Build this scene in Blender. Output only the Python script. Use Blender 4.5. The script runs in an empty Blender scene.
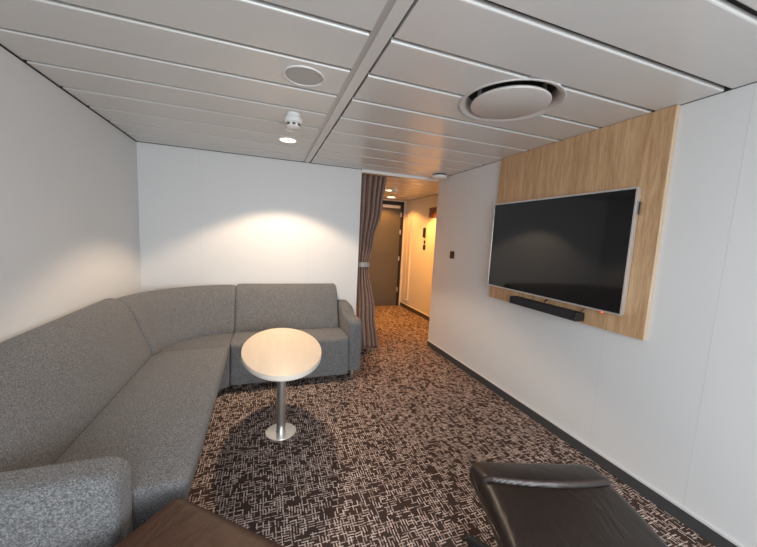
import bpy, bmesh, math, random
from mathutils import Vector, Matrix
random.seed(7)
PI = math.pi
S = bpy.context.scene
COL = S.collection

# ------------------------------------------------------------------ room dimensions (metres)
XL, XR, YB, ZC = -1.126, 2.075, 3.66, 2.18
YN = -1.55                 # wall behind the viewer
XH, YH = 2.74, 6.12        # hallway right wall, hallway end
XO = 1.056                 # end of the back wall (doorway starts)
CH0, CH1 = 0.403, 0.457    # ceiling channel

# ------------------------------------------------------------------ materials
def new_mat(name):
    m = bpy.data.materials.new(name); m.use_nodes = True
    nt = m.node_tree
    return m, nt, nt.nodes['Principled BSDF']

def N(nt, typ, **kw):
    n = nt.nodes.new(typ)
    for k, v in kw.items():
        if k.startswith('i_'): n.inputs[k[2:]].default_value = v
        else: setattr(n, k, v)
    return n

def mth(nt, op, a, b=None, c=None):
    n = nt.nodes.new('ShaderNodeMath'); n.operation = op
    for i, v in enumerate((a, b, c)):
        if v is None: continue
        if isinstance(v, (int, float)): n.inputs[i].default_value = v
        else: nt.links.new(v, n.inputs[i])
    return n.outputs[0]

def ramp(nt, src, stops):
    r = nt.nodes.new('ShaderNodeValToRGB')
    el = r.color_ramp.elements
    while len(el) < len(stops): el.new(0.5)
    for e, (p, c) in zip(el, stops):
        e.position = p; e.color = (*c, 1)
    nt.links.new(src, r.inputs[0])
    return r.outputs[0]

def simple(name, col, rough=0.5, metal=0.0, spec=0.5, bump=0, bscale=200, vary=0.0, vscale=3):
    m, nt, b = new_mat(name)
    b.inputs['Base Color'].default_value = (*col, 1)
    b.inputs['Roughness'].default_value = rough
    b.inputs['Metallic'].default_value = metal
    b.inputs['Specular IOR Level'].default_value = spec
    tc = N(nt, 'ShaderNodeTexCoord')
    if bump:
        no = N(nt, 'ShaderNodeTexNoise', i_Scale=bscale, i_Detail=3.0)
        nt.links.new(tc.outputs['Object'], no.inputs['Vector'])
        bp = N(nt, 'ShaderNodeBump', i_Strength=bump, i_Distance=0.01)
        nt.links.new(no.outputs['Fac'], bp.inputs['Height'])
        nt.links.new(bp.outputs['Normal'], b.inputs['Normal'])
    if vary:
        no = N(nt, 'ShaderNodeTexNoise', i_Scale=vscale, i_Detail=4.0)
        nt.links.new(tc.outputs['Object'], no.inputs['Vector'])
        lo = tuple(c*(1-vary) for c in col); hi = tuple(min(1, c*(1+vary)) for c in col)
        nt.links.new(ramp(nt, no.outputs['Fac'], [(0.3, lo), (0.7, hi)]), b.inputs['Base Color'])
    return m

def emit_mat(name, col, strength):
    m, nt, b = new_mat(name)
    b.inputs['Base Color'].default_value = (*col, 1)
    b.inputs['Emission Color'].default_value = (*col, 1)
    b.inputs['Emission Strength'].default_value = strength
    return m

def carpet_mat():
    m, nt, b = new_mat('woven_carpet')
    b.inputs['Roughness'].default_value = 0.95
    b.inputs['Specular IOR Level'].default_value = 0.1
    tc = N(nt, 'ShaderNodeTexCoord')
    wob = N(nt, 'ShaderNodeTexNoise', i_Scale=22.0, i_Detail=2.0)
    nt.links.new(tc.outputs['Object'], wob.inputs['Vector'])
    sep = N(nt, 'ShaderNodeSeparateXYZ')
    nt.links.new(tc.outputs['Object'], sep.inputs[0])
    wo = mth(nt, 'MULTIPLY', mth(nt, 'SUBTRACT', wob.outputs['Fac'], 0.5), 0.012)
    X = mth(nt, 'ADD', sep.outputs['X'], wo); Y = mth(nt, 'ADD', sep.outputs['Y'], wo)
    def layer(u, v, pitch, ln, lo, hi, keep, seed):
        r = mth(nt, 'DIVIDE', v, pitch)
        row = mth(nt, 'FLOOR', r); fr = mth(nt, 'FRACT', r)
        wn = N(nt, 'ShaderNodeTexWhiteNoise', noise_dimensions='1D')
        nt.links.new(mth(nt, 'ADD', row, seed), wn.inputs['W'])
        uu = mth(nt, 'ADD', mth(nt, 'DIVIDE', u, ln), mth(nt, 'MULTIPLY', wn.outputs['Value'], 7.0))
        cell = mth(nt, 'FLOOR', uu); gapu = mth(nt, 'LESS_THAN', mth(nt, 'FRACT', uu), 0.84)
        cb = N(nt, 'ShaderNodeCombineXYZ')
        nt.links.new(cell, cb.inputs[0]); nt.links.new(row, cb.inputs[1]); cb.inputs[2].default_value = seed
        w2 = N(nt, 'ShaderNodeTexWhiteNoise', noise_dimensions='3D')
        nt.links.new(cb.outputs[0], w2.inputs['Vector'])
        on = mth(nt, 'GREATER_THAN', w2.outputs['Value'], 1-keep)
        band = mth(nt, 'MULTIPLY', mth(nt, 'GREATER_THAN', fr, lo), mth(nt, 'LESS_THAN', fr, hi))
        return mth(nt, 'MULTIPLY', mth(nt, 'MULTIPLY', mth(nt, 'MULTIPLY', on, gapu), band), mth(nt, 'ADD', mth(nt, 'MULTIPLY', w2.outputs['Value'], 0.9), 0.1))
    L = layer(X, Y, 0.0138, 0.039, 0.28, 0.66, 0.52, 3.0)
    L2 = layer(Y, X, 0.0138, 0.039, 0.28, 0.66, 0.52, 11.0)
    M = mth(nt, 'MAXIMUM', L, L2)
    fib = N(nt, 'ShaderNodeTexNoise', i_Scale=420.0, i_Detail=2.0)
    nt.links.new(tc.outputs['Object'], fib.inputs['Vector'])
    f = mth(nt, 'MULTIPLY', M, mth(nt, 'ADD', mth(nt, 'MULTIPLY', fib.outputs['Fac'], 0.9), 0.5))
    f = mth(nt, 'ADD', f, mth(nt, 'MULTIPLY', mth(nt, 'SUBTRACT', fib.outputs['Fac'], 0.35), 0.12))
    c = ramp(nt, f, [(0.0, CARPET_D), (0.5, CARPET_M), (1.0, CARPET_L)])
    nt.links.new(c, b.inputs['Base Color'])
    bp = N(nt, 'ShaderNodeBump', i_Strength=0.5, i_Distance=0.004)
    nt.links.new(f, bp.inputs['Height']); nt.links.new(bp.outputs['Normal'], b.inputs['Normal'])
    return m
CARPET_D, CARPET_M, CARPET_L = (0.048, 0.031, 0.026), (0.28, 0.20, 0.17), (0.72, 0.60, 0.54)

def fabric_mat(name, dark, mid, light):
    m, nt, b = new_mat(name)
    b.inputs['Roughness'].default_value = 0.92
    b.inputs['Specular IOR Level'].default_value = 0.15
    b.inputs['Sheen Weight'].default_value = 0.12
    tc = N(nt, 'ShaderNodeTexCoord')
    acc = None
    for sc in ((430, 150, 430), (150, 430, 150), (190, 210, 540)):
        mp = N(nt, 'ShaderNodeMapping'); mp.inputs['Scale'].default_value = sc
        nt.links.new(tc.outputs['Object'], mp.inputs['Vector'])
        no = N(nt, 'ShaderNodeTexNoise', i_Scale=1.0, i_Detail=2.0, i_Roughness=0.6)
        nt.links.new(mp.outputs[0], no.inputs['Vector'])
        acc = no.outputs['Fac'] if acc is None else mth(nt, 'ADD', acc, no.outputs['Fac'])
    f = mth(nt, 'DIVIDE', acc, 3.0)
    nt.links.new(ramp(nt, f, [(0.36, dark), (0.5, mid), (0.64, light)]), b.inputs['Base Color'])
    bp = N(nt, 'ShaderNodeBump', i_Strength=0.35, i_Distance=0.003)
    nt.links.new(f, bp.inputs['Height']); nt.links.new(bp.outputs['Normal'], b.inputs['Normal'])
    return m

def wood_mat(name, c0, c1, c2, scale, rough=0.5):
    m, nt, b = new_mat(name)
    b.inputs['Roughness'].default_value = rough
    tc = N(nt, 'ShaderNodeTexCoord')
    mp = N(nt, 'ShaderNodeMapping'); mp.inputs['Scale'].default_value = scale
    nt.links.new(tc.outputs['Object'], mp.inputs['Vector'])
    n1 = N(nt, 'ShaderNodeTexNoise', i_Scale=1.0, i_Detail=6.0, i_Roughness=0.62, i_Distortion=0.6)
    nt.links.new(mp.outputs[0], n1.inputs['Vector'])
    mp2 = N(nt, 'ShaderNodeMapping'); mp2.inputs['Scale'].default_value = tuple(s*6 for s in scale)
    nt.links.new(tc.outputs['Object'], mp2.inputs['Vector'])
    n2 = N(nt, 'ShaderNodeTexNoise', i_Scale=1.0, i_Detail=3.0)
    nt.links.new(mp2.outputs[0], n2.inputs['Vector'])
    f = mth(nt, 'ADD', mth(nt, 'MULTIPLY', n1.outputs['Fac'], 0.65), mth(nt, 'MULTIPLY', n2.outputs['Fac'], 0.35))
    nt.links.new(ramp(nt, f, [(0.34, c0), (0.5, c1), (0.64, c2)]), b.inputs['Base Color'])
    bp = N(nt, 'ShaderNodeBump', i_Strength=0.15, i_Distance=0.002)
    nt.links.new(f, bp.inputs['Height']); nt.links.new(bp.outputs['Normal'], b.inputs['Normal'])
    return m

def leather_mat(name, col, rough, spec=0.5):
    m, nt, b = new_mat(name)
    b.inputs['Base Color'].default_value = (*col, 1)
    b.inputs['Roughness'].default_value = rough
    b.inputs['Specular IOR Level'].default_value = spec
    tc = N(nt, 'ShaderNodeTexCoord')
    v = N(nt, 'ShaderNodeTexVoronoi', i_Scale=260.0)
    nt.links.new(tc.outputs['Object'], v.inputs['Vector'])
    mp = N(nt, 'ShaderNodeMapping'); mp.inputs['Scale'].default_value = (14, 5, 5)
    nt.links.new(tc.outputs['Object'], mp.inputs['Vector'])
    no = N(nt, 'ShaderNodeTexNoise', i_Scale=1.0, i_Detail=2.5, i_Distortion=1.2)
    nt.links.new(mp.outputs[0], no.inputs['Vector'])
    h = mth(nt, 'ADD', mth(nt, 'MULTIPLY', v.outputs['Distance'], 0.06), mth(nt, 'MULTIPLY', no.outputs['Fac'], 1.3))
    bp = N(nt, 'ShaderNodeBump', i_Strength=0.35, i_Distance=0.012)
    nt.links.new(h, bp.inputs['Height']); nt.links.new(bp.outputs['Normal'], b.inputs['Normal'])
    return m

def grille_mat():
    m, nt, b = new_mat('perforated_grille')
    b.inputs['Roughness'].default_value = 0.5
    tc = N(nt, 'ShaderNodeTexCoord')
    v = N(nt, 'ShaderNodeTexVoronoi', i_Scale=330.0, i_Randomness=0.0)
    nt.links.new(tc.outputs['Object'], v.inputs['Vector'])
    nt.links.new(ramp(nt, v.outputs['Distance'], [(0.28, (0.06, 0.06, 0.06)), (0.42, (0.46, 0.45, 0.44))]), b.inputs['Base Color'])
    return m

M = {}
M['wall'] = simple('wall_laminate', (0.69, 0.697, 0.70), 0.42, spec=0.35)
M['ceil'] = simple('ceiling_metal_panel', (0.66, 0.65, 0.635), 0.27, spec=0.5)
M['dark'] = simple('dark_gap', (0.02, 0.02, 0.02), 0.8)
M['seam'] = simple('seam_strip', (0.64, 0.64, 0.64), 0.5)
M['carpet'] = carpet_mat()
M['skirt'] = simple('dark_skirting', (0.055, 0.056, 0.058), 0.55, bump=0.1)
M['skirt_top'] = simple('skirting_cap', (0.62, 0.62, 0.62), 0.35)
M['fabric'] = fabric_mat('heathered_grey_fabric', (0.040, 0.040, 0.042), (0.140, 0.140, 0.142), (0.33, 0.33, 0.335))
M['oak'] = wood_mat('oak_veneer', (0.38, 0.215, 0.105), (0.52, 0.325, 0.175), (0.62, 0.42, 0.25), (30, 30, 2.2))
M['oak_edge'] = wood_mat('oak_edge_band', (0.46, 0.33, 0.21), (0.54, 0.40, 0.27), (0.60, 0.46, 0.33), (30, 30, 2.2))
M['birch'] = wood_mat('birch_laminate', (0.80, 0.655, 0.50), (0.83, 0.69, 0.535), (0.86, 0.72, 0.57), (26, 3, 6), 0.45)
M['birch_edge'] = simple('pale_edge_band', (0.72, 0.66, 0.58), 0.4)
M['steel'] = simple('brushed_steel', (0.80, 0.79, 0.77), 0.36, metal=1.0, bump=0.03, bscale=300)
M['silver'] = simple('silver_bezel', (0.72, 0.72, 0.72), 0.3, metal=0.8)
M['screen'] = simple('screen_glass', (0.004, 0.004, 0.005), 0.07, spec=0.5)
M['black'] = simple('black_plastic', (0.012, 0.012, 0.013), 0.4)
M['cloth_black'] = simple('speaker_cloth', (0.018, 0.018, 0.02), 0.85, bump=0.4, bscale=900)
M['white'] = simple('white_plastic', (0.80, 0.80, 0.79), 0.35)
M['white_metal'] = simple('white_coated_metal', (0.62, 0.585, 0.56), 0.38)
M['channel'] = simple('grey_channel', (0.50, 0.48, 0.46), 0.4, metal=0.2)
M['grille'] = grille_mat()
M['leather_black'] = leather_mat('black_brown_leather', (0.023, 0.016, 0.013), 0.36)
M['leather_brown'] = leather_mat('dark_brown_leather', (0.050, 0.020, 0.010), 0.50, 0.3)
M['curtain'] = simple('mauve_brown_curtain', (0.25, 0.165, 0.135), 0.85, bump=0.25, bscale=500, vary=0.12, vscale=30)
M['band'] = simple('grey_tie_band', (0.30, 0.29, 0.28), 0.6, bump=0.2, bscale=300)
M['door'] = simple('grey_door', (0.085, 0.085, 0.086), 0.45)
M['door_frame'] = simple('black_door_frame', (0.012, 0.012, 0.012), 0.5)
M['plaque'] = wood_mat('red_brown_wood', (0.13, 0.05, 0.028), (0.18, 0.07, 0.04), (0.22, 0.09, 0.05), (4, 4, 30))
M['lamp'] = emit_mat('lamp_diffuser', (1.0, 0.80, 0.56), 6.0)
M['led'] = emit_mat('red_standby_light', (1.0, 0.04, 0.02), 4.0)

# ------------------------------------------------------------------ helpers
def link(name, bm, mat, parent=None, smooth=False, kind=None):
    me = bpy.data.meshes.new(name)
    bmesh.ops.recalc_face_normals(bm, faces=bm.faces[:])
    bm.to_mesh(me); bm.free()
    for mm in (mat if isinstance(mat, (list, tuple)) else [mat]): me.materials.append(mm)
    if smooth:
        for p in me.polygons: p.use_smooth = True
        if smooth != 'all':
            try: me.set_sharp_from_angle(angle=math.radians(40))
            except Exception: pass
    o = bpy.data.objects.new(name, me); COL.objects.link(o)
    if parent: o.parent = parent
    if kind: o['kind'] = kind
    return o

def tag(o, label, cat, group=None):
    o['label'] = label; o['category'] = cat
    if group: o['group'] = group
    return o

def thing(name, label, cat, loc=(0, 0, 0), rz=0, group=None):
    o = bpy.data.objects.new(name, None); COL.objects.link(o)
    o.empty_display_size = 0.1
    o.location = loc; o.rotation_euler = (0, 0, rz)
    return tag(o, label, cat, group)

def box(bm, a, b, mi=0):
    vs = [bm.verts.new((x, y, z)) for x in (a[0], b[0]) for y in (a[1], b[1]) for z in (a[2], b[2])]
    for f in ((0, 1, 3, 2), (4, 6, 7, 5), (0, 4, 5, 1), (2, 3, 7, 6), (0, 2, 6, 4), (1, 5, 7, 3)):
        fc = bm.faces.new([vs[i] for i in f]); fc.material_index = mi
    return vs

def box_bm(*boxes, bevel=0, seg=2):
    bm = bmesh.new()
    for a, b in boxes: box(bm, a, b)
    if bevel: bmesh.ops.bevel(bm, geom=bm.edges[:], offset=bevel, segments=seg, profile=0.5, affect='EDGES')
    return bm

def tube(bm, pts, r, n=10, cap=True):
    pts = [Vector(p) for p in pts]; rings = []
    for i, p in enumerate(pts):
        t = (pts[min(i+1, len(pts)-1)] - pts[max(i-1, 0)]).normalized()
        ref = Vector((0, 0, 1)) if abs(t.z) < 0.9 else Vector((1, 0, 0))
        a = t.cross(ref).normalized(); b = t.cross(a)
        rr = r[i] if isinstance(r, (list, tuple)) else r
        rings.append([bm.verts.new(p + a*math.cos(2*PI*k/n)*rr + b*math.sin(2*PI*k/n)*rr) for k in range(n)])
    for A, B in zip(rings, rings[1:]):
        for k in range(n): bm.faces.new((A[k], A[(k+1) % n], B[(k+1) % n], B[k]))
    if cap: bm.faces.new(rings[0]); bm.faces.new(rings[-1])

def lathe(bm, prof, n=48, c=(0, 0, 0), sx=1, sy=1):
    """prof: (radius, z) list revolved about z; sx/sy make it oval"""
    rings = []
    for r, z in prof:
        if r < 1e-6: rings.append([bm.verts.new((c[0], c[1], c[2]+z))])
        else: rings.append([bm.verts.new((c[0]+r*sx*math.cos(2*PI*k/n), c[1]+r*sy*math.sin(2*PI*k/n), c[2]+z)) for k in range(n)])
    for A, B in zip(rings, rings[1:]):
        if len(A) == 1 and len(B) == 1: continue
        for k in range(n):
            k2 = (k+1) % n
            if len(A) == 1: bm.faces.new((A[0], B[k2], B[k]))
            elif len(B) == 1: bm.faces.new((A[k], A[k2], B[0]))
            else: bm.faces.new((A[k], A[k2], B[k2], B[k]))

def rounded(bm, c, h, r, n=10, fn=None):
    """rounded box, centre c, half sizes h, edge radius r, each face an n-by-n grid with fine edges"""
    def axis(hh):
        k = max(2, n if hh > 0.1 else min(n, 8))
        inner = [(-hh+r) + (2*(hh-r))*i/k for i in range(k+1)]
        e = [-hh + r*(1-math.cos(PI/2*j/4)) for j in range(4)]
        return e + inner + [-x for x in reversed(e)]
    ax = [axis(h[0]), axis(h[1]), axis(h[2])]
    cache = {}
    def vert(i, j, k):
        key = (i, j, k)
        if key in cache: return cache[key]
        p = Vector((ax[0][i], ax[1][j], ax[2][k]))
        q = Vector([max(-h[t]+r, min(h[t]-r, p[t])) for t in range(3)])
        d = p-q
        if d.length > 1e-9:
            m = max(abs(d.x), abs(d.y), abs(d.z))
            nz = sum(1 for t in d if abs(t) > 1e-9)
            if nz > 1: d = d.normalized()*r if m > r*0.999 else d
            p = q+d
        if fn: p = fn(p)
        v = bm.verts.new(p+Vector(c)); cache[key] = v; return v
    L = [len(a)-1 for a in ax]
    def face(idx):
        try: bm.faces.new([vert(*i) for i in idx])
        except ValueError: pass
    for s in (0, L[2]):
        for i in range(L[0]):
            for j in range(L[1]): face([(i, j, s), (i+1, j, s), (i+1, j+1, s), (i, j+1, s)])
    for s in (0, L[1]):
        for i in range(L[0]):
            for k in range(L[2]): face([(i, s, k), (i+1, s, k), (i+1, s, k+1), (i, s, k+1)])
    for s in (0, L[0]):
        for j in range(L[1]):
            for k in range(L[2]): face([(s, j, k), (s, j+1, k), (s, j+1, k+1), (s, j, k+1)])

def round_poly(pts, rad, seg=6):
    """2-D polygon with rounded corners"""
    out = []; n = len(pts)
    for i in range(n):
        p = Vector(pts[i]).to_2d() if len(pts[i]) == 2 else Vector(pts[i])
        a = Vector(pts[i-1]); b = Vector(pts[(i+1) % n])
        r = rad[i] if isinstance(rad, (list, tuple)) else rad
        if r <= 0: out.append(p); continue
        u = (a-p); v = (b-p)
        r1 = min(r, u.length*0.48, v.length*0.48)
        s = p+u.normalized()*r1; e = p+v.normalized()*r1
        for k in range(seg+1):
            t = k/seg
            out.append(s*(1-t)**2 + p*2*t*(1-t) + e*t*t)
    return out

def sweep(bm, prof, frames):
    """prof: closed list of 2-D points (d, z); frames: list of (origin, direction of d, scale, inset) -> capped skin"""
    cx = sum(p[0] for p in prof)/len(prof); cz = sum(p[1] for p in prof)/len(prof)
    rings = []
    for o, dr, ins in frames:
        o = Vector(o); dr = Vector(dr); ring = []
        for d, z in prof:
            v = Vector((d-cx, z-cz)); L = v.length
            v = v*(max(0.0, L-ins)/L)
            ring.append(bm.verts.new(o + dr*(v.x+cx) + Vector((0, 0, v.y+cz))))
        rings.append(ring)
    n = len(prof)
    for A, B in zip(rings, rings[1:]):
        for k in range(n): bm.faces.new((A[k], A[(k+1) % n], B[(k+1) % n], B[k]))
    bm.faces.new(rings[0]); bm.faces.new(rings[-1])

def straight_frames(p0, p1, dr, r=0.02, ins=None):
    """frames from p0 to p1 with softly rounded ends"""
    p0 = Vector(p0); p1 = Vector(p1); L = (p1-p0).length; t = (p1-p0)/L; ins = ins or r
    fr = []
    ks = 5
    for k in range(ks+1):
        a = PI/2*k/ks
        fr.append((p0+t*(r*(1-math.cos(PI/2-a+0) if False else 1-math.sin(a))*-1+r) if False else p0+t*(r*(1-math.cos(a))), dr, ins*(1-math.sin(a))))
    m = 8
    for k in range(1, m): fr.append((p0+t*(r+(L-2*r)*k/m), dr, 0))
    for k in range(ks, -1, -1):
        a = PI/2*k/ks
        fr.append((p1-t*(r*(1-math.cos(a))), dr, ins*(1-math.sin(a))))
    return fr

# ------------------------------------------------------------------ setting: floor, walls, ceiling
link('floor', box_bm(((XL-0.06, YN-0.06, -0.05), (XH+0.06, YH+0.1, 0.0))), M['carpet'], kind='structure')

def wall(name, boxes, seams=()):
    """boxes in the wall laminate, seams as fine grooves covered by strips (0.6 mm proud)"""
    bm = bmesh.new()
    for a, b in boxes: box(bm, a, b, 0)
    for a, b in seams: box(bm, a, b, 1)
    return link(name, bm, [M['wall'], M['seam']], kind='structure')

ZT = ZC+0.04
wall('wall_left', [((XL-0.06, YN, 0), (XL, YB+0.06, ZT))])
wall('wall_back', [((XL, YB, 0), (XO, YB+0.06, ZT))],
     [((x-0.0015, YB-0.0006, 0.0), (x+0.0015, YB, ZC)) for x in (-0.608, -0.068, 0.472)])
wall('wall_right', [((XR, YN, 0), (XR+0.06, YB, ZT))],
     [((XR-0.0006, y-0.0015, 0.08), (XR, y+0.0015, ZC)) for y in (2.95, 2.43, 1.91, 1.394, 0.876, 0.36, -0.15)])
wall('wall_hall_return', [((XR+0.06, YB-0.06, 0), (XH, YB, ZT))])
wall('wall_hall_right', [((XH, YB-0.06, 0), (XH+0.06, YH+0.06, ZT))])
wall('wall_hall_left', [((XO-0.06, YB+0.06, 0), (XO, YH+0.06, ZT))])
wall('wall_hall_end', [((XO, YH, 0), (1.75, YH+0.06, ZT)), ((2.70, YH, 0), (XH, YH+0.06, ZT)), ((1.75, YH, 2.16), (2.70, YH+0.06, ZT))])
# wall behind the viewer with the cabin window
WX0, WX1, WZ0, WZ1 = -0.75, 1.75, 0.75, 1.95
wall('wall_near', [((XL, YN-0.06, 0), (WX0, YN, ZT)), ((WX1, YN-0.06, 0), (XR+0.06, YN, ZT)),
                   ((WX0, YN-0.06, 0), (WX1, YN, WZ0)), ((WX0, YN-0.06, WZ1), (WX1, YN, ZT))])
wf = 0.05
link('window_1', box_bm(((WX0, YN-0.07, WZ0), (WX0+wf, YN+0.01, WZ1)), ((WX1-wf, YN-0.07, WZ0), (WX1, YN+0.01, WZ1)),
     ((WX0+wf, YN-0.07, WZ0), (WX1-wf, YN+0.01, WZ0+wf)), ((WX0+wf, YN-0.07, WZ1-wf), (WX1-wf, YN+0.01, WZ1))), M['white'], kind='structure')

# skirting boards with a pale cap strip
def skirting(name, a, b, n):
    """a, b: floor ends of the wall face; n: inward normal"""
    a = Vector(a); b = Vector(b); n = Vector(n)
    def bx(bm, t, z0, z1):
        p = a; q = b + n*t
        box(bm, (min(p.x, q.x), min(p.y, q.y), z0), (max(p.x, q.x), max(p.y, q.y), z1))
    bm = bmesh.new(); bx(bm, 0.010, 0.0, 0.072)
    o = link(name, bm, M['skirt'], kind='structure')
    bm = bmesh.new(); bx(bm, 0.013, 0.072, 0.082)
    link('skirting_cap', bm, M['skirt_top'], o)
skirting('baseboard_right', (XR, YN, 0), (XR, YB, 0), (-1, 0, 0))
skirting('baseboard_hall_right', (XH, YB, 0), (XH, YH, 0), (-1, 0, 0))
skirting('baseboard_hall_return', (XR, YB, 0), (XH-0.013, YB, 0), (0, 1, 0))
skirting('baseboard_left', (XL, YN, 0), (XL, YB-0.013, 0), (1, 0, 0))
skirting('baseboard_back', (XL, YB, 0), (XO, YB, 0), (0, -1, 0))

# ceiling: metal planks with open joints under a dark backing
GAP, DEP = 0.026, 0.020
ys = [0.665+0.302*k for k in range(-8, 19)]
def planks(bm, x0, x1, y0, y1, holes=()):
    edges = [y0]+[y for y in ys if y0+0.03 < y < y1-0.03]+[y1]
    for i in range(len(edges)-1):
        a = edges[i] + (GAP/2 if i else 0); b = edges[i+1] - (GAP/2 if i < len(edges)-2 else 0)
        e = 0.006
        vs = box(bm, (x0, a, ZC), (x1, b, ZC+DEP))
        for v in vs:            # slightly turned-in lower edges
            if v.co.z < ZC+1e-4:
                pass
        low = [ed for ed in bm.edges if all(v in vs and v.co.z < ZC+1e-4 for v in ed.verts) and abs(ed.verts[0].co.x-ed.verts[1].co.x) > 0.01]
        bmesh.ops.bevel(bm, geom=low, offset=e, segments=2, profile=0.5, affect='EDGES')
bm = bmesh.new()
planks(bm, XL+0.008, CH0-0.026, YN, YB-0.006)
planks(bm, CH1+0.012, XR-0.006, YN, YB-0.006)
planks(bm, XO+0.004, XH-0.005, YB+0.04, YH)
VX, VY = 1.275, 1.525              # round air vent: a real hole through planks and backing
def cut_hole(o, r):
    bm = bmesh.new(); lathe(bm, [(0, -0.05), (r, -0.05), (r, 0.2), (0, 0.2)], 72, (VX, VY, ZC))
    c = link('cutter', bm, M['ceil'])
    md = o.modifiers.new('hole', 'BOOLEAN'); md.operation = 'DIFFERENCE'; md.object = c; md.solver = 'EXACT'
    bpy.context.view_layer.update()
    me = bpy.data.meshes.new_from_object(o.evaluated_get(bpy.context.evaluated_depsgraph_get()))
    o.modifiers.clear(); o.data = me
    bpy.data.objects.remove(c, do_unlink=True)
cut_hole(link('ceiling', bm, M['ceil'], kind='structure'), 0.262)
cut_hole(link('ceiling_backing', box_bm(((XL-0.06, YN-0.06, ZC+DEP+0.001), (XH+0.06, YH+0.06, ZC+0.06))), M['dark'], kind='structure'), 0.262)
link('gap_shade_left', box_bm(((XL, YN, ZC-0.006), (XL+0.007, YB-0.0065, ZC+DEP))), M['dark'], kind='structure')  # dark strips here and below stand in for shade in the wall-to-ceiling gaps
link('gap_shade_right', box_bm(((XR-0.0055, YN, ZC-0.002), (XR, YB, ZC+DEP))), M['dark'], kind='structure')
link('gap_shade_back', box_bm(((XL, YB-0.0055, ZC-0.003), (XO, YB, ZC+DEP))), M['dark'], kind='structure')
link('gap_shade_hall', box_bm(((XH-0.0045, YB+0.04, ZC-0.002), (XH, YH, ZC+DEP))), M['dark'], kind='structure')
link('trim_1', box_bm(((CH0, YN, ZC-0.001), (CH1, YB-0.004, ZC+0.012)), bevel=0.003), M['ceil'], kind='structure')
link('trim_2', box_bm(((CH0-0.0255, YN, ZC+0.004), (CH0-0.0005, YB-0.004, ZC+0.012))), M['channel'], kind='structure')

# ------------------------------------------------------------------ door at the hallway end
dr = bpy.data.objects.new('door_1', None); COL.objects.link(dr); dr['kind'] = 'structure'
dr.location = (2.22, YH, 0)
def dbox(name, a, b, mat, par=None, bevel=0.003):
    a = (a[0]-2.22, a[1]-YH, a[2]); b = (b[0]-2.22, b[1]-YH, b[2])
    return link(name, box_bm((a, b), bevel=bevel), mat, par or dr)
dbox('door_frame', (1.752, YH-0.01, 2.09), (2.698, YH+0.05, 2.158), M['door_frame'])
dbox('door_frame', (2.645, YH-0.01, 0.0), (2.698, YH+0.05, 2.088), M['door_frame'])
dbox('door_frame', (1.752, YH-0.01, 0.0), (1.80, YH+0.05, 2.088), M['door_frame'])
leaf = dbox('door_leaf', (1.803, YH+0.002, 0.008), (2.642, YH+0.045, 2.086), M['door'])
dbox('door_closer', (2.22, YH-0.05, 2.02), (2.60, YH+0.001, 2.075), M['white'], bevel=0.006)
for z in (0.30, 0.95, 1.50, 1.85):
    dbox('hinge', (2.63, YH-0.016, z), (2.652, YH-0.0105+0.012, z+0.09), M['steel'])
dbox('door_handle', (1.86, YH-0.05, 1.0), (1.98, YH-0.035, 1.02), M['steel'])

# ------------------------------------------------------------------ hallway fittings
bm = box_bm(((-0.02, -0.075, 0.0), (0.0, 0.075, 1.80)), bevel=0.004)
pnl = thing('wall_panel', 'tall narrow pale panel on the orange-lit hallway wall beside the far door', 'panel', (XH, 5.84, 0.17))
link('panel_face', box_bm(((-0.014, -0.060, 0.015), (-0.0, 0.060, 1.785))), M['white_metal'], pnl); bm.free()
link('panel_frame', box_bm(((-0.02, -0.075, 0), (0, -0.06, 1.8)), ((-0.02, 0.06, 0), (0, 0.075, 1.8)),
     ((-0.02, -0.06, 0), (0, 0.06, 0.015)), ((-0.02, -0.06, 1.785), (0, 0.06, 1.8))), M['white'], pnl)
sg = thing('wall_plaque', 'reddish-brown wooden plaque with a small knob high on the hallway wall', 'plaque', (XH, 4.88, 1.80))
link('board', box_bm(((-0.018, -0.22, 0), (0.0, 0.19, 0.17)), bevel=0.004), M['plaque'], sg)
bm = bmesh.new(); lathe(bm, [(0, 0.0), (0.011, 0.002), (0.013, 0.008), (0.008, 0.014), (0, 0.016)], 16)
kb = link('knob', bm, M['steel'], sg, smooth=True); kb.location = (-0.018, 0.13, 0.085); kb.rotation_euler = (0, -PI/2, 0)
th = thing('wall_phone', 'tall narrow black handset mounted on the hallway wall above two switches', 'handset', (XH, 5.20, 1.445))
link('cradle', box_bm(((-0.022, -0.028, 0), (-0.001, 0.028, 0.185)), bevel=0.005), M['black'], th)
link('handset', box_bm(((-0.045, -0.018, 0.012), (-0.0225, 0.018, 0.172)), bevel=0.007), M['black'], th)
for z, h, w, lab in ((1.337, 0.062, 0.05, 'small dark upper switch on the hallway wall, right under the handset'),
                     (1.228, 0.088, 0.088, 'larger dark lower switch plate on the hallway wall, lowest of the fittings')):
    sw = thing('light_switch', lab, 'switch', (XH, 5.195, z))
    link('plate', box_bm(((-0.010, -w/2, 0), (-0.001, w/2, h)), bevel=0.002), M['black'], sw)
    link('rocker', box_bm(((-0.014, -w/2+0.012, 0.012), (-0.0105, w/2-0.012, h-0.012)), bevel=0.001), M['black'], sw)
sw = thing('light_switch', 'square black switch on the white wall between the doorway and the television', 'switch', (XR, 3.225, 1.205))
link('plate', box_bm(((-0.010, -0.042, 0), (-0.001, 0.042, 0.084)), bevel=0.002), M['black'], sw)
link('rocker', box_bm(((-0.014, -0.028, 0.014), (-0.0105, 0.028, 0.070)), bevel=0.001), M['black'], sw)

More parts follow.
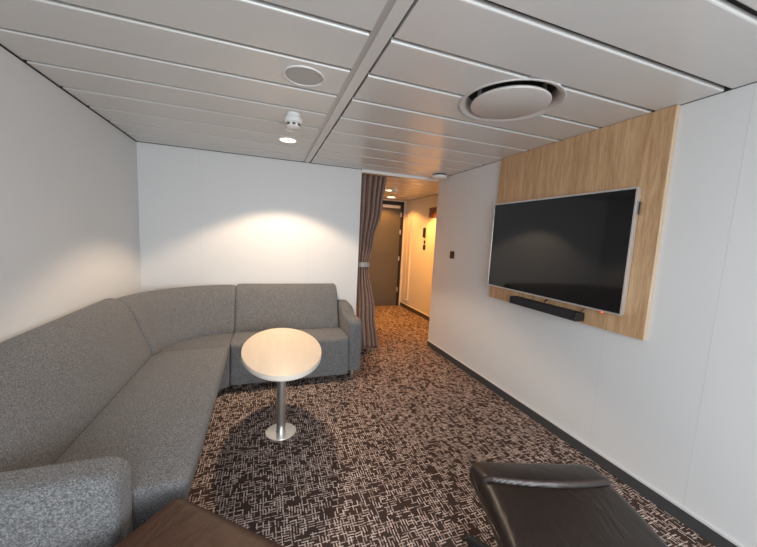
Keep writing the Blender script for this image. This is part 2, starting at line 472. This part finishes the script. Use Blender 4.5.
# ------------------------------------------------------------------ ceiling fittings
def downlight(name, label, x, y, r=0.078, group=None):
    t = thing(name, label, 'ceiling light', (x, y, ZC))
    bm = bmesh.new(); lathe(bm, [(r, -0.0005), (r, -0.004), (r-0.006, -0.007), (r-0.014, -0.006), (r-0.016, -0.001)], 40)
    link('rim', bm, M['white'], t, smooth=True)
    bm = bmesh.new(); lathe(bm, [(r-0.0165, -0.001), (r-0.02, -0.003), (0, -0.0035)], 40)
    link('lens', bm, M['lamp'], t, smooth=True)
    return t
downlight('downlight', 'round lit downlight in the ceiling above the sofa, near the back wall', 0.178, 2.885)
downlight('downlight', 'bright hallway downlight beside the smoke detector, half behind the curtain', 1.90, 4.95, 0.07)
downlight('downlight', 'farthest hallway ceiling downlight, just above the grey door', 2.25, 5.72, 0.09)

def smoke_detector(label, x, y, s):
    t = thing('smoke_detector', label, 'smoke detector', (x, y, ZC))
    bm = bmesh.new(); lathe(bm, [(0.043*s, -0.0005), (0.043*s, -0.012*s), (0.036*s, -0.020*s), (0.030*s, -0.022*s), (0, -0.022*s)], 36)
    link('base', bm, M['white'], t, smooth=True)
    bm = bmesh.new(); lathe(bm, [(0.028*s, -0.0225*s), (0.052*s, -0.026*s), (0.056*s, -0.034*s), (0.054*s, -0.052*s), (0.044*s, -0.060*s), (0, -0.060*s)], 36)
    link('body', bm, M['white'], t, smooth=True)
    bm = bmesh.new(); lathe(bm, [(0.043*s, -0.0605*s), (0.045*s, -0.076*s), (0.036*s, -0.084*s), (0, -0.086*s)], 36)
    link('cap', bm, M['white'], t, smooth=True)
    for k in range(8):
        a = PI/4*k - PI/2
        bm = box_bm(((-0.009*s, -0.002, -0.0055*s), (0.009*s, 0.002, 0.0055*s)))
        v = link('slot', bm, M['black'], t)
        v.location = (0.0442*s*math.cos(a), 0.0442*s*math.sin(a), -0.068*s); v.rotation_euler = (0, 0, a+PI/2)
smoke_detector('white smoke detector hanging from the ceiling between the downlight and round speaker', 0.172, 2.265, 1.05)
smoke_detector('white smoke detector on the hallway ceiling beside the bright downlight', 1.90, 4.70, 0.9)

t = thing('ceiling_sensor', 'tiny round ring-shaped sensor in the ceiling between smoke detector and downlight', 'sensor', (0.18, 2.60, ZC))
bm = bmesh.new(); lathe(bm, [(0.036, -0.0005), (0.035, -0.004), (0.026, -0.005), (0.025, -0.001)], 28); link('ring', bm, M['silver'], t, smooth=True)
bm = bmesh.new(); lathe(bm, [(0.0245, -0.001), (0.012, -0.005), (0, -0.006)], 28); link('dome', bm, M['white'], t, smooth=True)

t = thing('ceiling_speaker', 'flat round ceiling speaker with white rim and grey grille, left of the channel', 'speaker', (0.178, 1.718, ZC))
bm = bmesh.new(); lathe(bm, [(0.101, -0.0005), (0.100, -0.005), (0.095, -0.007), (0.091, -0.004), (0.090, -0.001)], 56); link('rim', bm, M['white'], t, smooth=True)
bm = bmesh.new(); lathe(bm, [(0.0895, -0.001), (0.088, -0.004), (0, -0.005)], 56); link('grille', bm, M['grille'], t, smooth=True)

t = thing('round_air_vent', 'large round ceiling air vent with a pale disc near the oak panel', 'air vent', (VX, VY, ZC))
bm = bmesh.new()
lathe(bm, [(0.275, -0.0003), (0.276, -0.003), (0.272, -0.005), (0.264, -0.004), (0.250, 0.002), (0.238, 0.014), (0.229, 0.035), (0.226, 0.065)], 72)
link('flared_ring', bm, M['white_metal'], t, smooth='all')
bm = bmesh.new(); lathe(bm, [(0.2275, 0.0655), (0.0, 0.0655)], 72); link('throat', bm, M['dark'], t)
bm = bmesh.new()
lathe(bm, [(0.0, 0.006), (0.200, 0.006), (0.207, 0.001), (0.209, -0.004), (0.207, -0.010), (0.200, -0.013), (0, -0.0135)], 72)
link('disc', bm, M['white_metal'], t, smooth=True)
for k in range(3):
    a = 2*PI*k/3+0.9
    bm = box_bm(((-0.006, -0.010, 0.0065), (0.006, 0.010, 0.065)))
    v = link('spacer', bm, M['steel'], t); v.location = (0.185*math.cos(a), 0.185*math.sin(a), 0); v.rotation_euler = (0, 0, a)

t = thing('emergency_light', 'flat white oval light on the ceiling in the corner right of the doorway', 'ceiling fitting', (1.945, 3.42, ZC))
bm = bmesh.new(); lathe(bm, [(0.078, -0.0005), (0.080, -0.012), (0, -0.012)], 40); link('base', bm, M['black'], t, smooth=True)
bm = bmesh.new(); lathe(bm, [(0.082, -0.0125), (0.087, -0.019), (0.086, -0.036), (0.076, -0.044), (0, -0.045)], 40); link('cover', bm, M['white'], t, smooth=True)

# ------------------------------------------------------------------ curtain and rail
rail = tag(link('curtain_rail', box_bm(((XO+0.002, YB-0.002, ZC-0.030), (XR, YB+0.032, ZC+0.012)), bevel=0.004), M['white']),
           'slim white curtain rail along the ceiling over the doorway', 'curtain rail')
cur = thing('curtain', 'mauve-brown curtain tied back at the left side of the doorway', 'curtain', (1.2, 3.74, 0))
def lerp_table(tb, z):
    for (z0, a0), (z1, a1) in zip(tb, tb[1:]):
        if z <= z1:
            t = (z-z0)/(z1-z0); t = t*t*(3-2*t)
            return a0+(a1-a0)*t
    return tb[-1][1]
LEFT = [(0.0, 1.125), (0.5, 1.10), (1.07, 1.078), (1.6, 1.068), (2.2, 1.064)]
RIGHT = [(0.0, 1.385), (0.45, 1.315), (1.07, 1.212), (1.35, 1.265), (1.75, 1.355), (2.2, 1.405)]
bm = bmesh.new(); rows = []
NU, NZ = 120, 60
Z0, Z1 = 0.012, ZC-0.035
for j in range(NZ+1):
    z = Z0+(Z1-Z0)*j/NZ
    l, r = lerp_table(LEFT, z), lerp_table(RIGHT, z); w = r-l
    g = min(1, abs(z-1.07)/0.55); amp = 0.022+0.018*g
    row = []
    for i in range(NU+1):
        u = i/NU
        ph = 2*PI*(5.0*u+0.12*math.sin(7*u+0.6)) + 0.5*math.sin(2.3*z+4*u)
        y = amp*math.sin(ph) + 0.010*math.sin(3.1*ph*0.37+1.3+z) * g
        x = l + w*u + 0.008*math.cos(ph)*g
        row.append(bm.verts.new((x-1.2, y, z)))
    rows.append(row)
for A, B in zip(rows, rows[1:]):
    for i in range(NU): bm.faces.new((A[i], A[i+1], B[i+1], B[i]))
cp = link('curtain_panel', bm, M['curtain'], cur, smooth='all')
sm = cp.modifiers.new('thickness', 'SOLIDIFY'); sm.thickness = 0.003
# tie-back band: an oval loop around the gathered cloth
bm = bmesh.new(); n = 40
for k in range(n):
    pass
lp = []
for z0, off in ((1.040, 0.0), (1.040, 0.003), (1.098, 0.003), (1.098, 0.0)):
    lp.append([bm.verts.new((1.146-1.2+(0.080+off)*math.cos(2*PI*k/n), (0.042+off)*math.sin(2*PI*k/n), z0)) for k in range(n)])
for q in range(4):
    A, B = lp[q], lp[(q+1) % 4]
    for k in range(n): bm.faces.new((A[k], A[(k+1) % n], B[(k+1) % n], B[k]))
tb = link('tie_back', bm, M['band'], cur, smooth=True); tb['label'] = 'pale grey tie-back band'

# ------------------------------------------------------------------ television wall
op = thing('oak_panel', 'large oak wood panel on the right wall behind the television', 'wall panel', (XR, 1.82, 0.892))
link('board', box_bm(((-0.030, -0.664, 0), (-0.001, 0.672, ZC-0.003-0.892))), M['oak'], op)
link('edge_band', box_bm(((-0.0305, -0.668, 0), (-0.001, -0.6645, ZC-0.003-0.892))), M['oak_edge'], op)

TX = 2.005
tv = thing('television', 'wide black flat-screen television with silver frame on the oak panel', 'television', (TX, 1.870, 1.008))
hw, hh, fr = 0.610, 0.757, 0.011
link('back_case', box_bm(((0.006, -hw+0.004, 0.004), (0.037, hw-0.004, hh-0.004)), bevel=0.004), M['silver'], tv)
link('screen', box_bm(((0.0015, -hw+fr+0.0005, fr+0.0005), (0.0055, hw-fr-0.0005, hh-fr-0.0005))), M['screen'], tv)
bez = link('bezel', box_bm(((-0.001, -hw, 0), (0.0055, -hw+fr, hh)), ((-0.001, hw-fr, 0), (0.0055, hw, hh)),
     ((-0.001, -hw+fr, 0), (0.0055, hw-fr, fr)), ((-0.001, -hw+fr, hh-fr), (0.0055, hw-fr, hh)), bevel=0.0012), M['silver'], tv)
link('wall_mount', box_bm(((0.0375, -0.2, 0.25), (0.0395, 0.2, 0.5))), M['black'], tv)
link('input_dongle', box_bm(((0.026, -hw-0.003, 0.600), (0.034, -hw+0.0035, 0.675)), bevel=0.003), M['black'], tv)
link('standby_light', box_bm(((-0.001, -0.500, -0.005), (0.003, -0.490, -0.0005))), M['led'], tv)

sb = thing('soundbar', 'narrow black soundbar mounted under the television on the oak panel', 'soundbar', (XR-0.030, 1.80, 0.912))
link('body', box_bm(((-0.095, -0.285, 0), (-0.015, 0.305, 0.058)), bevel=0.006, seg=3), M['cloth_black'], sb)
link('end_cap', box_bm(((-0.096, -0.297, -0.001), (-0.014, -0.2855, 0.059)), bevel=0.004, seg=3), M['black'], sb)
link('end_cap', box_bm(((-0.096, 0.3055, -0.001), (-0.014, 0.316, 0.059)), bevel=0.004, seg=3), M['black'], sb)
link('bracket', box_bm(((-0.0145, -0.16, 0.010), (0.0, 0.16, 0.050))), M['black'], sb)
bm = bmesh.new(); tube(bm, [(-0.03, 0.02, 0.0585), (-0.028, 0.02, 0.070), (-0.018, 0.02, 0.080), (-0.004, 0.02, 0.082)], 0.006, 8)
link('cable', bm, M['black'], sb, smooth=True)
bm = bmesh.new(); tube(bm, [(-0.02, -0.27, 0.0585), (-0.014, -0.275, 0.072), (-0.004, -0.282, 0.084)], 0.003, 8)
link('cable', bm, M['black'], sb, smooth=True)

# ------------------------------------------------------------------ corner sofa
sofa = thing('corner_sofa', 'large grey fabric corner sofa along the left and back walls', 'sofa', (-0.6, 2.9, 0))
OX, OY = -0.6, 2.9
def L3(p): return (p[0]-OX, p[1]-OY, p[2])
BACK = [(0.015, 0.075), (0.015, 0.846), (0.095, 0.858), (0.155, 0.822), (0.205, 0.745), (0.275, 0.580), (0.338, 0.43), (0.338, 0.075)]
BP = round_poly([Vector(p) for p in BACK], [0.01, 0.05, 0.05, 0.06, 0.10, 0.10, 0.05, 0.01], 5)
YA0, YA1 = 1.150, 1.285           # near armrest
YE = 2.83                          # end of the left run
XE = -0.272                        # end of the corner piece
# left backrest, a little taller and slimmer at the seat
BPL = round_poly([Vector(p) for p in [(0.015, 0.075), (0.015, 0.860), (0.092, 0.872), (0.150, 0.836), (0.198, 0.755), (0.262, 0.580), (0.318, 0.43), (0.318, 0.075)]],
                 [0.01, 0.05, 0.05, 0.06, 0.10, 0.10, 0.05, 0.01], 5)
bm = bmesh.new()
sweep(bm, BPL, straight_frames(L3((XL, YA0+0.015, 0)), L3((XL, YE-0.002, 0)), (1, 0, 0), 0.030))
link('backrest', bm, M['fabric'], sofa, smooth='all')
# corner backrest: swept round the centre (XE, YE)
bm = bmesh.new(); frames = []
RX, RY = XE-XL, YB-YE
na = 26
for k in range(na+1):
    a = PI/2*k/na                       # 0 -> towards -x, pi/2 -> towards +y
    o = Vector((XE-RX*math.cos(a)*0.995, YE+RY*math.sin(a)*0.995, 0))
    d = Vector((math.cos(a), -math.sin(a), 0))
    ins = 0.010
    if k == 0: ins = 0.034
    if k == na: ins = 0.026
    frames.append((L3(o), d, ins))
    if k == 0 or k == na-1:
        a2 = PI/2*(k+0.35)/na if k == 0 else PI/2*(k+0.65)/na
        o2 = Vector((XE-RX*math.cos(a2)*0.995, YE+RY*math.sin(a2)*0.995, 0))
        frames.append((L3(o2), Vector((math.cos(a2), -math.sin(a2), 0)), 0.014))
sweep(bm, BP, frames)
link('backrest', bm, M['fabric'], sofa, smooth='all')
# right backrest
XRE = 0.775
bm = bmesh.new()
sweep(bm, BP, straight_frames(L3((XE+0.002, YB, 0)), L3((XRE, YB, 0)), (0, -1, 0), 0.030))
link('backrest', bm, M['fabric'], sofa, smooth='all')

# seats: profile swept along the run; front leans out a little
def seat_profile(d0, d1, zt, lean=0.06):
    P = [(d0, 0.065), (d0, zt-0.02), (d0+0.10, zt), (d1-0.06, zt+0.004), (d1, zt-0.012), (d1-lean*0.35, 0.30), (d1-lean, 0.065)]
    return round_poly([Vector(p) for p in P], [0.01, 0.02, 0.08, 0.06, 0.035, 0.12, 0.015], 5)
bm = bmesh.new()
sweep(bm, seat_profile(0.316, XE-XL+0.004, 0.440, 0.080), straight_frames(L3((XL, YA1+0.001, 0)), L3((XL, YE-0.006, 0)), (1, 0, 0), 0.032))
link('seat', bm, M['fabric'], sofa, smooth='all')
bm = bmesh.new()
sweep(bm, seat_profile(0.335, YB-2.915, 0.432, -0.03), straight_frames(L3((XE+0.002, YB, 0)), L3((0.782, YB, 0)), (0, -1, 0), 0.022))
link('seat', bm, M['fabric'], sofa, smooth='all')
# corner seat: fills the inside of the curved back
bm = bmesh.new()
pts = [(XE-0.002, 2.925), (XE-0.002, YE+0.50-0.03)]
outer = []
for k in range(19):
    a = PI/2*(1-k/18)
    outer.append((XE-0.004-(RX-0.33)*math.cos(a), YE+0.002+(RY-0.33)*math.sin(a)))
poly = outer + [(XE-0.075, YE+0.002), (XE-0.004, YE+0.055)]
def prism(bm, poly, z0, z1, r, n=4):
    rings = []
    cx = sum(p[0] for p in poly)/len(poly); cy = sum(p[1] for p in poly)/len(poly)
    for z, ins in [(z0, 0.0)] + [(z1-r+r*math.sin(PI/2*k/n), r*(1-math.cos(PI/2*k/n))) for k in range(n+1)]:
        ring = []
        for x, y in poly:
            v = Vector((x-cx, y-cy)); L = v.length; v = v*((L-ins)/L)
            ring.append(bm.verts.new(L3((cx+v.x, cy+v.y, z))))
        rings.append(ring)
    m = len(poly)
    for A, B in zip(rings, rings[1:]):
        for k in range(m): bm.faces.new((A[k], A[(k+1) % m], B[(k+1) % m], B[k]))
    bm.faces.new(rings[0]); bm.faces.new(rings[-1])
prism(bm, poly, 0.065, 0.404, 0.02)
link('seat', bm, M['fabric'], sofa, smooth=True)

# armrests: side profile extruded with rounded edges
def arm_profile(depth, hump=0.43, dz=0.0):
    P = [(0.02, 0.07), (0.02, 0.66), (hump-0.10, 0.655), (hump, 0.590+dz), (depth-0.04, 0.585+dz), (depth, 0.555+dz), (depth, 0.07)]
    return round_poly([Vector(p) for p in P], [0.01, 0.04, 0.07, 0.09, 0.05, 0.07, 0.015], 6)
bm = bmesh.new()
sweep(bm, arm_profile(0.690, 0.28, 0.020), straight_frames(L3((XL, YA0, 0)), L3((XL, YA1, 0)), (1, 0, 0), 0.035))
link('armrest', bm, M['fabric'], sofa, smooth='all')
bm = bmesh.new()
sweep(bm, arm_profile(0.722), straight_frames(L3((0.788, YB, 0)), L3((0.922, YB, 0)), (0, -1, 0), 0.035))
link('armrest', bm, M['fabric'], sofa, smooth='all')
for x, y in ((0.838, 2.962), (-0.20, 3.02), (0.845, 3.55), (-0.45, 1.20), (-1.02, 1.20), (-1.0, 3.50), (-0.42, 2.75)):
    bm = bmesh.new(); lathe(bm, [(0.0, 0.0), (0.019, 0.0), (0.020, 0.003), (0.020, 0.076), (0, 0.076)], 20, L3((x, y, 0)))
    lg = link('leg', bm, M['steel'], sofa, smooth=True); lg['label'] = 'short round chrome leg'

# ------------------------------------------------------------------ oval table
tb = thing('oval_table', 'oval pale wood coffee table on a steel pedestal in front of the sofa', 'table', (0.122, 2.212, 0))
bm = bmesh.new()
prof_top = [(1.0-0.012, 0.0)]
lathe(bm, [(0, 0.6225), (0.988, 0.6225), (1.0, 0.6205)], 96, sx=0.258, sy=0.472)
link('tabletop', bm, M['birch'], tb, smooth=True)
bm = bmesh.new()
lathe(bm, [(1.0, 0.6203), (1.004, 0.612), (1.004, 0.594), (0.99, 0.588), (0, 0.588)], 96, sx=0.258, sy=0.472)
link('edge_band', bm, M['birch_edge'], tb, smooth=True)
bm = bmesh.new(); lathe(bm, [(0.0, 0.018), (0.031, 0.018), (0.031, 0.580), (0.0, 0.580)], 36); link('pedestal', bm, M['steel'], tb, smooth=True)
bm = bmesh.new(); lathe(bm, [(0.0, 0.5805), (0.10, 0.5805), (0.10, 0.5875), (0, 0.5875)], 36); link('top_plate', bm, M['steel'], tb, smooth=True)
bm = bmesh.new(); lathe(bm, [(0.0, 0.0), (0.104, 0.0), (0.105, 0.003), (0.103, 0.006), (0.034, 0.009), (0.034, 0.0175), (0, 0.0175)], 56); link('base_plate', bm, M['steel'], tb, smooth=True)

# ------------------------------------------------------------------ leather footstools
def footstool(name, label, x, y, ang, mat, hx, hy, zt, flap):
    t = thing(name, label, 'footstool', (x, y, 0), ang)
    H = 0.062
    def fn(p):
        u, v = p.x/hx, p.y/hy
        q = p.copy()
        if p.z > 0:
            crown = 0.014*(1-u*u)*(1-v*v)
            q.z += crown
            if flap:
                e = (v-1)*hy                       # distance behind the front roll
                if e > -0.16: q.z -= 0.022*((e+0.16)/0.16)**2
                vs = 0.122-0.046*(1-u*u)
                d = p.y-vs
                q.z += 0.016*max(0, min(1, d/0.012+0.5))*max(0, 1-max(0, d)/0.16) - 0.010*math.exp(-((d+0.004)/0.007)**2)
        q.x += 0.006*math.sin(3*v+1)*abs(u)
        return q
    bm = bmesh.new(); rounded(bm, (0, 0, zt-H), (hx, hy, H), 0.045, 90, fn)
    link('cushion', bm, mat, t, smooth='all')
    # welt along the side seams
    for s in (-1, 1):
        bm = bmesh.new()
        tube(bm, [(s*(hx+0.0005+0.006*math.sin(3*v+1)) , v*(hy-0.05), zt-0.052) for v in [-1+i/10 for i in range(21)]], 0.0035, 8)
        link('welt', bm, mat, t, smooth=True)
    if flap:
        bm = bmesh.new(); pts = []
        for i in range(31):
            u = -0.93+1.86*i/30; x = u*hx
            y = 0.122-0.046*(1-u*u)+0.004
            z = fn(Vector((x, y, H))).z - (0.0 if abs(u) < 0.85 else 0.012*((abs(u)-0.85)/0.08)**2)
            pts.append((x, y, zt-H+z+0.0005))
        tube(bm, pts, 0.0022, 6)
        st = link('seam_piping', bm, M['leather_brown'], t, smooth=True); st['label'] = 'curved stitched seam across the top'
    bm = bmesh.new(); rounded(bm, (0, 0, zt-2*H-0.018), (hx-0.06, hy-0.06, 0.0175), 0.012, 6)
    link('underframe', bm, M['black'], t, smooth='all')
    bm = bmesh.new(); lathe(bm, [(0, 0.062), (0.038, 0.062), (0.028, 0.11), (0.028, zt-2*H-0.036), (0, zt-2*H-0.036)], 24)
    link('column', bm, M['black'], t, smooth=True)
    for k in range(5):
        a = 2*PI*k/5 + 1.117
        c, s = math.cos(a), math.sin(a)
        bm = bmesh.new()
        tube(bm, [(0.03*c, 0.03*s, 0.085), (0.16*c, 0.16*s, 0.080), (0.355*c, 0.355*s, 0.062)], [0.022, 0.020, 0.017], 10)
        lg = link('foot', bm, M['black'], t, smooth=True)
        bm = bmesh.new(); lathe(bm, [(0, 0), (0.015, 0), (0.013, 0.052), (0, 0.0525)], 16, (0.335*c, 0.335*s, 0))
        link('glide', bm, M['black'], lg, smooth=True)
    return t
A1 = math.radians(-18)
footstool('footstool', 'black-brown leather footstool with stitched front roll near the right wall', 1.052, 0.766, A1, M['leather_black'], 0.276, 0.266, 0.456, True)
footstool('footstool', 'plain brown leather footstool against the near sofa armrest', -0.255, 0.815, math.radians(-41), M['leather_brown'], 0.292, 0.292, 0.462, False)

# ------------------------------------------------------------------ lights
def spot(name, loc, energy, col, angle, blend=0.25, size=0.03, target=None):
    l = bpy.data.lights.new(name, 'SPOT'); l.energy = energy; l.color = col
    l.spot_size = math.radians(angle); l.spot_blend = blend; l.shadow_soft_size = size
    o = bpy.data.objects.new(name, l); COL.objects.link(o); o.location = loc
    if target: o.rotation_euler = (Vector(target)-Vector(loc)).to_track_quat('-Z', 'Y').to_euler()
    return o
WARM = (1.0, 0.745, 0.52)
spot('downlight_beam', (0.178, 2.885, ZC-0.012), 125, WARM, 116, 0.25, 0.045)
spot('hall_beam', (1.90, 4.95, ZC-0.012), 110, (1.0, 0.40, 0.085), 140, 0.4, 0.05)
spot('hall_beam', (2.25, 5.72, ZC-0.012), 80, (1.0, 0.40, 0.085), 140, 0.4, 0.05)
spot('hall_beam', (2.40, 4.75, ZC-0.012), 110, (1.0, 0.40, 0.085), 105, 0.4, 0.05)
# daylight through the window behind the viewer
a = bpy.data.lights.new('window_daylight', 'AREA'); a.shape = 'RECTANGLE'; a.size = WX1-WX0-0.1; a.size_y = WZ1-WZ0-0.1
a.energy = 108; a.color = (0.90, 0.955, 1.0)
ao = bpy.data.objects.new('window_daylight', a); COL.objects.link(ao)
ao.location = ((WX0+WX1)/2, YN-0.065, (WZ0+WZ1)/2); ao.rotation_euler = (PI/2, 0, 0)
ao.rotation_euler = Vector((-0.05, 1, -0.62)).to_track_quat('-Z', 'Y').to_euler()

w = bpy.data.worlds.new('sky'); S.world = w; w.use_nodes = True
w.node_tree.nodes['Background'].inputs[0].default_value = (0.85, 0.93, 1.0, 1)
w.node_tree.nodes['Background'].inputs[1].default_value = 1.0

# ------------------------------------------------------------------ camera
cam = bpy.data.cameras.new('camera'); co = bpy.data.objects.new('camera', cam); COL.objects.link(co)
cam.sensor_fit = 'HORIZONTAL'; cam.sensor_width = 36.0; cam.lens = 36.0*318.5/757; cam.clip_start = 0.02
yaw, pitch, roll = 0.347, -0.1107, 0.0495
f0 = Vector((math.sin(yaw), math.cos(yaw), 0)); r0 = Vector((math.cos(yaw), -math.sin(yaw), 0)); u0 = Vector((0, 0, 1))
fw = f0*math.cos(pitch)+u0*math.sin(pitch); up = u0*math.cos(pitch)-f0*math.sin(pitch)
rr = r0*math.cos(roll)+up*math.sin(roll); uu = up*math.cos(roll)-r0*math.sin(roll)
mx = Matrix((rr, uu, -fw)).transposed().to_4x4(); mx.translation = Vector((0, 0, 1.40))
co.matrix_world = mx
S.camera = co
S.view_settings.view_transform = 'Standard'; S.view_settings.look = 'None'; S.view_settings.gamma = 1.0
S.view_settings.use_curve_mapping = False
S.view_settings.exposure = 0.0
